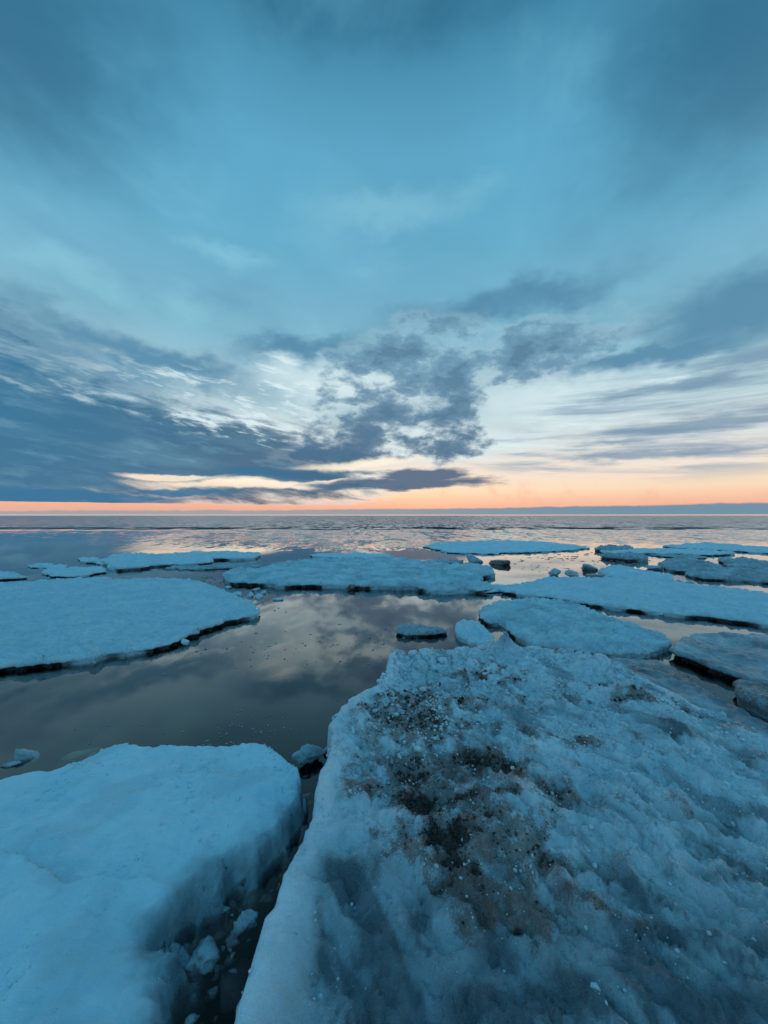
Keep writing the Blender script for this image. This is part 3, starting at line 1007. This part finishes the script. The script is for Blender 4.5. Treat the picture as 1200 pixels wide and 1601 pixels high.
chunk('pale ice chunk afloat at the far left before the left floe', 36, 1184, (.058, .04, .045), 0.005, 510, ICE_GREY, 20)
chunk('flat ice chip beside the pale chunk at the far left', 12, 1197, (.045, .02, .015), 0.005, 511, ICE_GREY, 10)
chunk('dim long shard of ice under water behind the left floe', 125, 1168, (.13, .05, .03), -0.05, 512, ICE_GREY, 35)
chunk('small dim shard of ice under water behind the left floe', 152, 1172, (.05, .04, .03), -0.05, 513, ICE_GREY, 10)
chunk('white lump of ice under the front of the wide left floe', 291, 1008, (.045, .04, .05), 0.02, 514, ICE, 0)
chunk('rounded slab floating off the tip of the wide left floe', 402, 922, (.10, .12, .04), 0.01, 515, ICE_GREY, 0)
chunk('narrow white splinter of ice afloat right of the wide left floe', 433, 938, (.10, .06, .03), 0.01, 516, ICE, 0)
chunk('dark upright block of ice standing before the lens-shaped floe', 785, 882, (.34, .4, .13), 0.05, 517, ICE_ROUGH, 20, dirt=.62)
chunk('round-backed boulder of ice left of the dark upright block', 740, 878, (.26, .25, .16), 0.06, 518, ICE_GREY, 0)
chunk('dark knob at the left front of the broad middle floe', 546, 921, (.12, .12, .09), 0.03, 519, ICE_ROUGH, 0, dirt=.8)
chunk('round dark lump of ice behind the long flat right floe', 867, 900, (.13, .15, .10), 0.05, 520, ICE_GREY, 0)
chunk('twin-humped lump of ice behind the long flat right floe', 893, 901, (.20, .16, .09), 0.05, 521, ICE_GREY, 30)
chunk('squarish lump left of the hummocky blue floe', 922, 891, (.22, .25, .12), 0.06, 522, ICE_GREY, 10)
chunk('dark low lump before the hummocky blue floe', 930, 903, (.30, .16, .07), 0.03, 523, ICE_ROUGH, 0, dirt=.7)
chunk('small dark lump in the grey water at right', 1060, 911, (.07, .08, .05), 0.02, 524, ICE_GREY, 0)
chunk('longer dark lump in the grey water at right', 1077, 912, (.12, .08, .05), 0.02, 525, ICE_GREY, 0)
chunk('low grey lump off the left of the far right cluster', 1022, 890, (.22, .2, .09), 0.03, 526, ICE_GREY, 0)
crumb_labels = ['crumb of ice nearest the front corner of the crumbling tip', 'crumb of ice at the middle of the crumbling tip', 'crumb of ice resting on the rear slope of the crumbling tip', 'outermost front crumb of ice off the crumbling tip', 'rearmost crumb of ice behind the crumbling tip', 'outermost rear crumb of ice off the crumbling tip']
crumb_spots = [(385, 942), (392, 932), (372, 930), (405, 934), (356, 920), (412, 928)]
for i, (cx_, cy_) in enumerate(crumb_spots):
    chunk(crumb_labels[i], cx_, cy_, (.07, .09, .045), 0.02, 540 + i, ICE, i * 37,
          group='crumbs of ice off the tip of the wide left floe', sub=3, rough=.12)


# fine brash: specks nobody could count
def brash(name, label, spots, seed, mat, flat=.5, sub=1, zoff=0.0):
    rs = np.random.RandomState(seed)
    V0, F0 = chunk_mesh(seed, sub, 9, 8, .14)
    Vs, Fs, o_ = [], [], 0
    for (x, y, s) in spots:
        a = rs.rand() * 6.28
        sc_ = np.array([s * rs.uniform(.7, 1.5), s * rs.uniform(.6, 1.1), s * flat * rs.uniform(.5, 1.2)])
        W = V0 * sc_
        W = np.stack([W[:, 0] * math.cos(a) - W[:, 1] * math.sin(a) + x, W[:, 0] * math.sin(a) + W[:, 1] * math.cos(a) + y, W[:, 2] + s * flat * .15 + zoff * rs.uniform(.2, 1.6)], 1)
        Vs.append(W)
        Fs.append(F0 + o_)
        o_ += len(V0)
    V, Fc = np.concatenate(Vs), np.concatenate(Fs)
    n = len(V)
    ob = mesh_obj(name, V, Fc, mat, True, {'dirt': np.full(n, .2), 'wet': np.full(n, .25), 'side': np.zeros(n)})
    tag(ob, label, 'brash ice', kind='stuff')
    return ob


rs = np.random.RandomState(3)
spots = []
patch = [(390, 1135, 60, 22, 40), (340, 1165, 40, 6, 14), (600, 1000, 200, 26, 40), (450, 1010, 160, 26, 50), (300, 1030, 160, 20, 26), (250, 1150, 200, 25, 20),
         (560, 1110, 30, 20, 6), (500, 1172, 14, 6, 10), (380, 945, 40, 18, 70), (300, 908, 60, 5, 40)]
for (bx_, by_, rx, ry, n) in patch:
    for _ in range(n):
        X_, Y_ = bx_ + rx * rs.normal() * .6, by_ + ry * rs.normal() * .6
        w = px(X_, max(Y_, 880))
        spots.append((w[0], w[1], .0026 * w[1] * rs.uniform(.5, 1.6)))
brash('brash_ice', 'fine crumbs of ice scattered over the calm dark water', spots, 31, ICE_GREY, .3)
spots = []
for (bx_, by_, rx, ry, n) in [(830, 880, 80, 16, 46), (880, 872, 60, 6, 16), (760, 985, 16, 10, 8), (1090, 918, 30, 4, 16), (1000, 880, 80, 8, 40), (940, 872, 60, 6, 24), (1150, 880, 60, 6, 20)]:
    for _ in range(n):
        X_, Y_ = bx_ + rx * rs.normal() * .6, by_ + ry * rs.normal() * .6
        w = px(X_, max(Y_, 862))
        spots.append((w[0], w[1], .0034 * w[1] * rs.uniform(.5, 1.8)))
brash('brash_ice', 'dark crumbs of ice scattered over the bright water at right', spots, 33, ICE_GREY, .18)

spots = []
for (bx_, by_, rx, ry, n) in [(375, 1430, 30, 60, 20), (330, 1490, 30, 60, 18), (310, 1550, 40, 50, 10), (430, 1370, 18, 30, 8), (485, 1225, 10, 40, 14)]:
    for _ in range(n):
        w = px(bx_ + rx * rs.normal() * .7, by_ + ry * rs.normal() * .6)
        spots.append((w[0], w[1], min(.026, .010 * abs(rs.normal()) + .003)))
brash('slush', 'dim broken slush floating in the dark crack between the foreground floes', spots, 35, ICE_GREY, .5, 2, -0.045)


# ------------------------------------------------------------------ grains frozen to the near floes
def grains(name, label, floe_ob, n, seed, mat, size, weight, dirt=0.0, wet=0.0):
    """tiny crystals or grit sitting on the surface of a floe, one part of that floe"""
    rs = np.random.RandomState(seed)
    me = floe_ob.data
    co = np.empty(len(me.vertices) * 3, np.float32)
    me.vertices.foreach_get('co', co)
    co = co.reshape(-1, 3)
    at = {}
    for k in ('dirt', 'wet', 'side'):
        a = np.empty(len(co), np.float32)
        me.attributes[k].data.foreach_get('value', a)
        at[k] = a
    w = weight(co, at) * (at['side'] < 0.05) * (co[:, 2] > 0.05) * (co[:, 1] > 0.6)
    w = np.clip(w, 0, None).astype(float)
    pick = rs.choice(len(co), n, p=w / w.sum())
    P = co[pick] + rs.uniform(-.005, .005, (n, 3)) * (1, 1, 0)
    V0, F0 = chunk_mesh(seed, 1, 8, 8, .12)
    sz = size * np.exp(rs.normal(0, .5, n)) * np.clip(P[:, 1] / 2.2, .55, 1.5)
    a = rs.rand(n) * 6.28
    sc3 = sz[:, None] * rs.uniform(.6, 1.3, (n, 3)) * (1, 1, .75)
    W = V0[None] * sc3[:, None]
    W = np.stack([W[..., 0] * np.cos(a)[:, None] - W[..., 1] * np.sin(a)[:, None], W[..., 0] * np.sin(a)[:, None] + W[..., 1] * np.cos(a)[:, None], W[..., 2]], 2)
    W = (W + P[:, None]).reshape(-1, 3)
    Fc = (F0[None] + (np.arange(n) * len(V0))[:, None, None]).reshape(-1, 3)
    m = len(W)
    ob = mesh_obj(name, W, Fc, mat, True, {'dirt': np.full(m, dirt), 'wet': np.full(m, wet), 'side': np.zeros(m)}, floe_ob)
    ob['kind'] = 'stuff'
    ob['label'] = label
    return ob


def patchy(co, f, lo, hi, seed):
    return sstep(lo, hi, fbm(co[:, 0] * f, co[:, 1] * f, 4, .6, seed))


grains('ice_crystals', 'small glassy crystals of ice crusted on the floe', right, 6500, 61, ICE_ROUGH, .0058,
       lambda co, at: (0.06 + patchy(co, 4, -.1, .6, 62)) * (1 - 0.6 * at['wet']) * co[:, 1], wet=0.0)
grains('grit', 'dark brown grit melted into the floe', right, 2600, 63, ICE_ROUGH, .0042, lambda co, at: np.clip(at['dirt'] - .3, 0, 1) ** 1.5, dirt=1.0)
grains('ice_crystals', 'small crystals of ice crusted on the floe', left, 900, 65, ICE_NEAR, .0045,
       lambda co, at: (0.03 + patchy(co, 3, .1, .6, 66)) * co[:, 1])
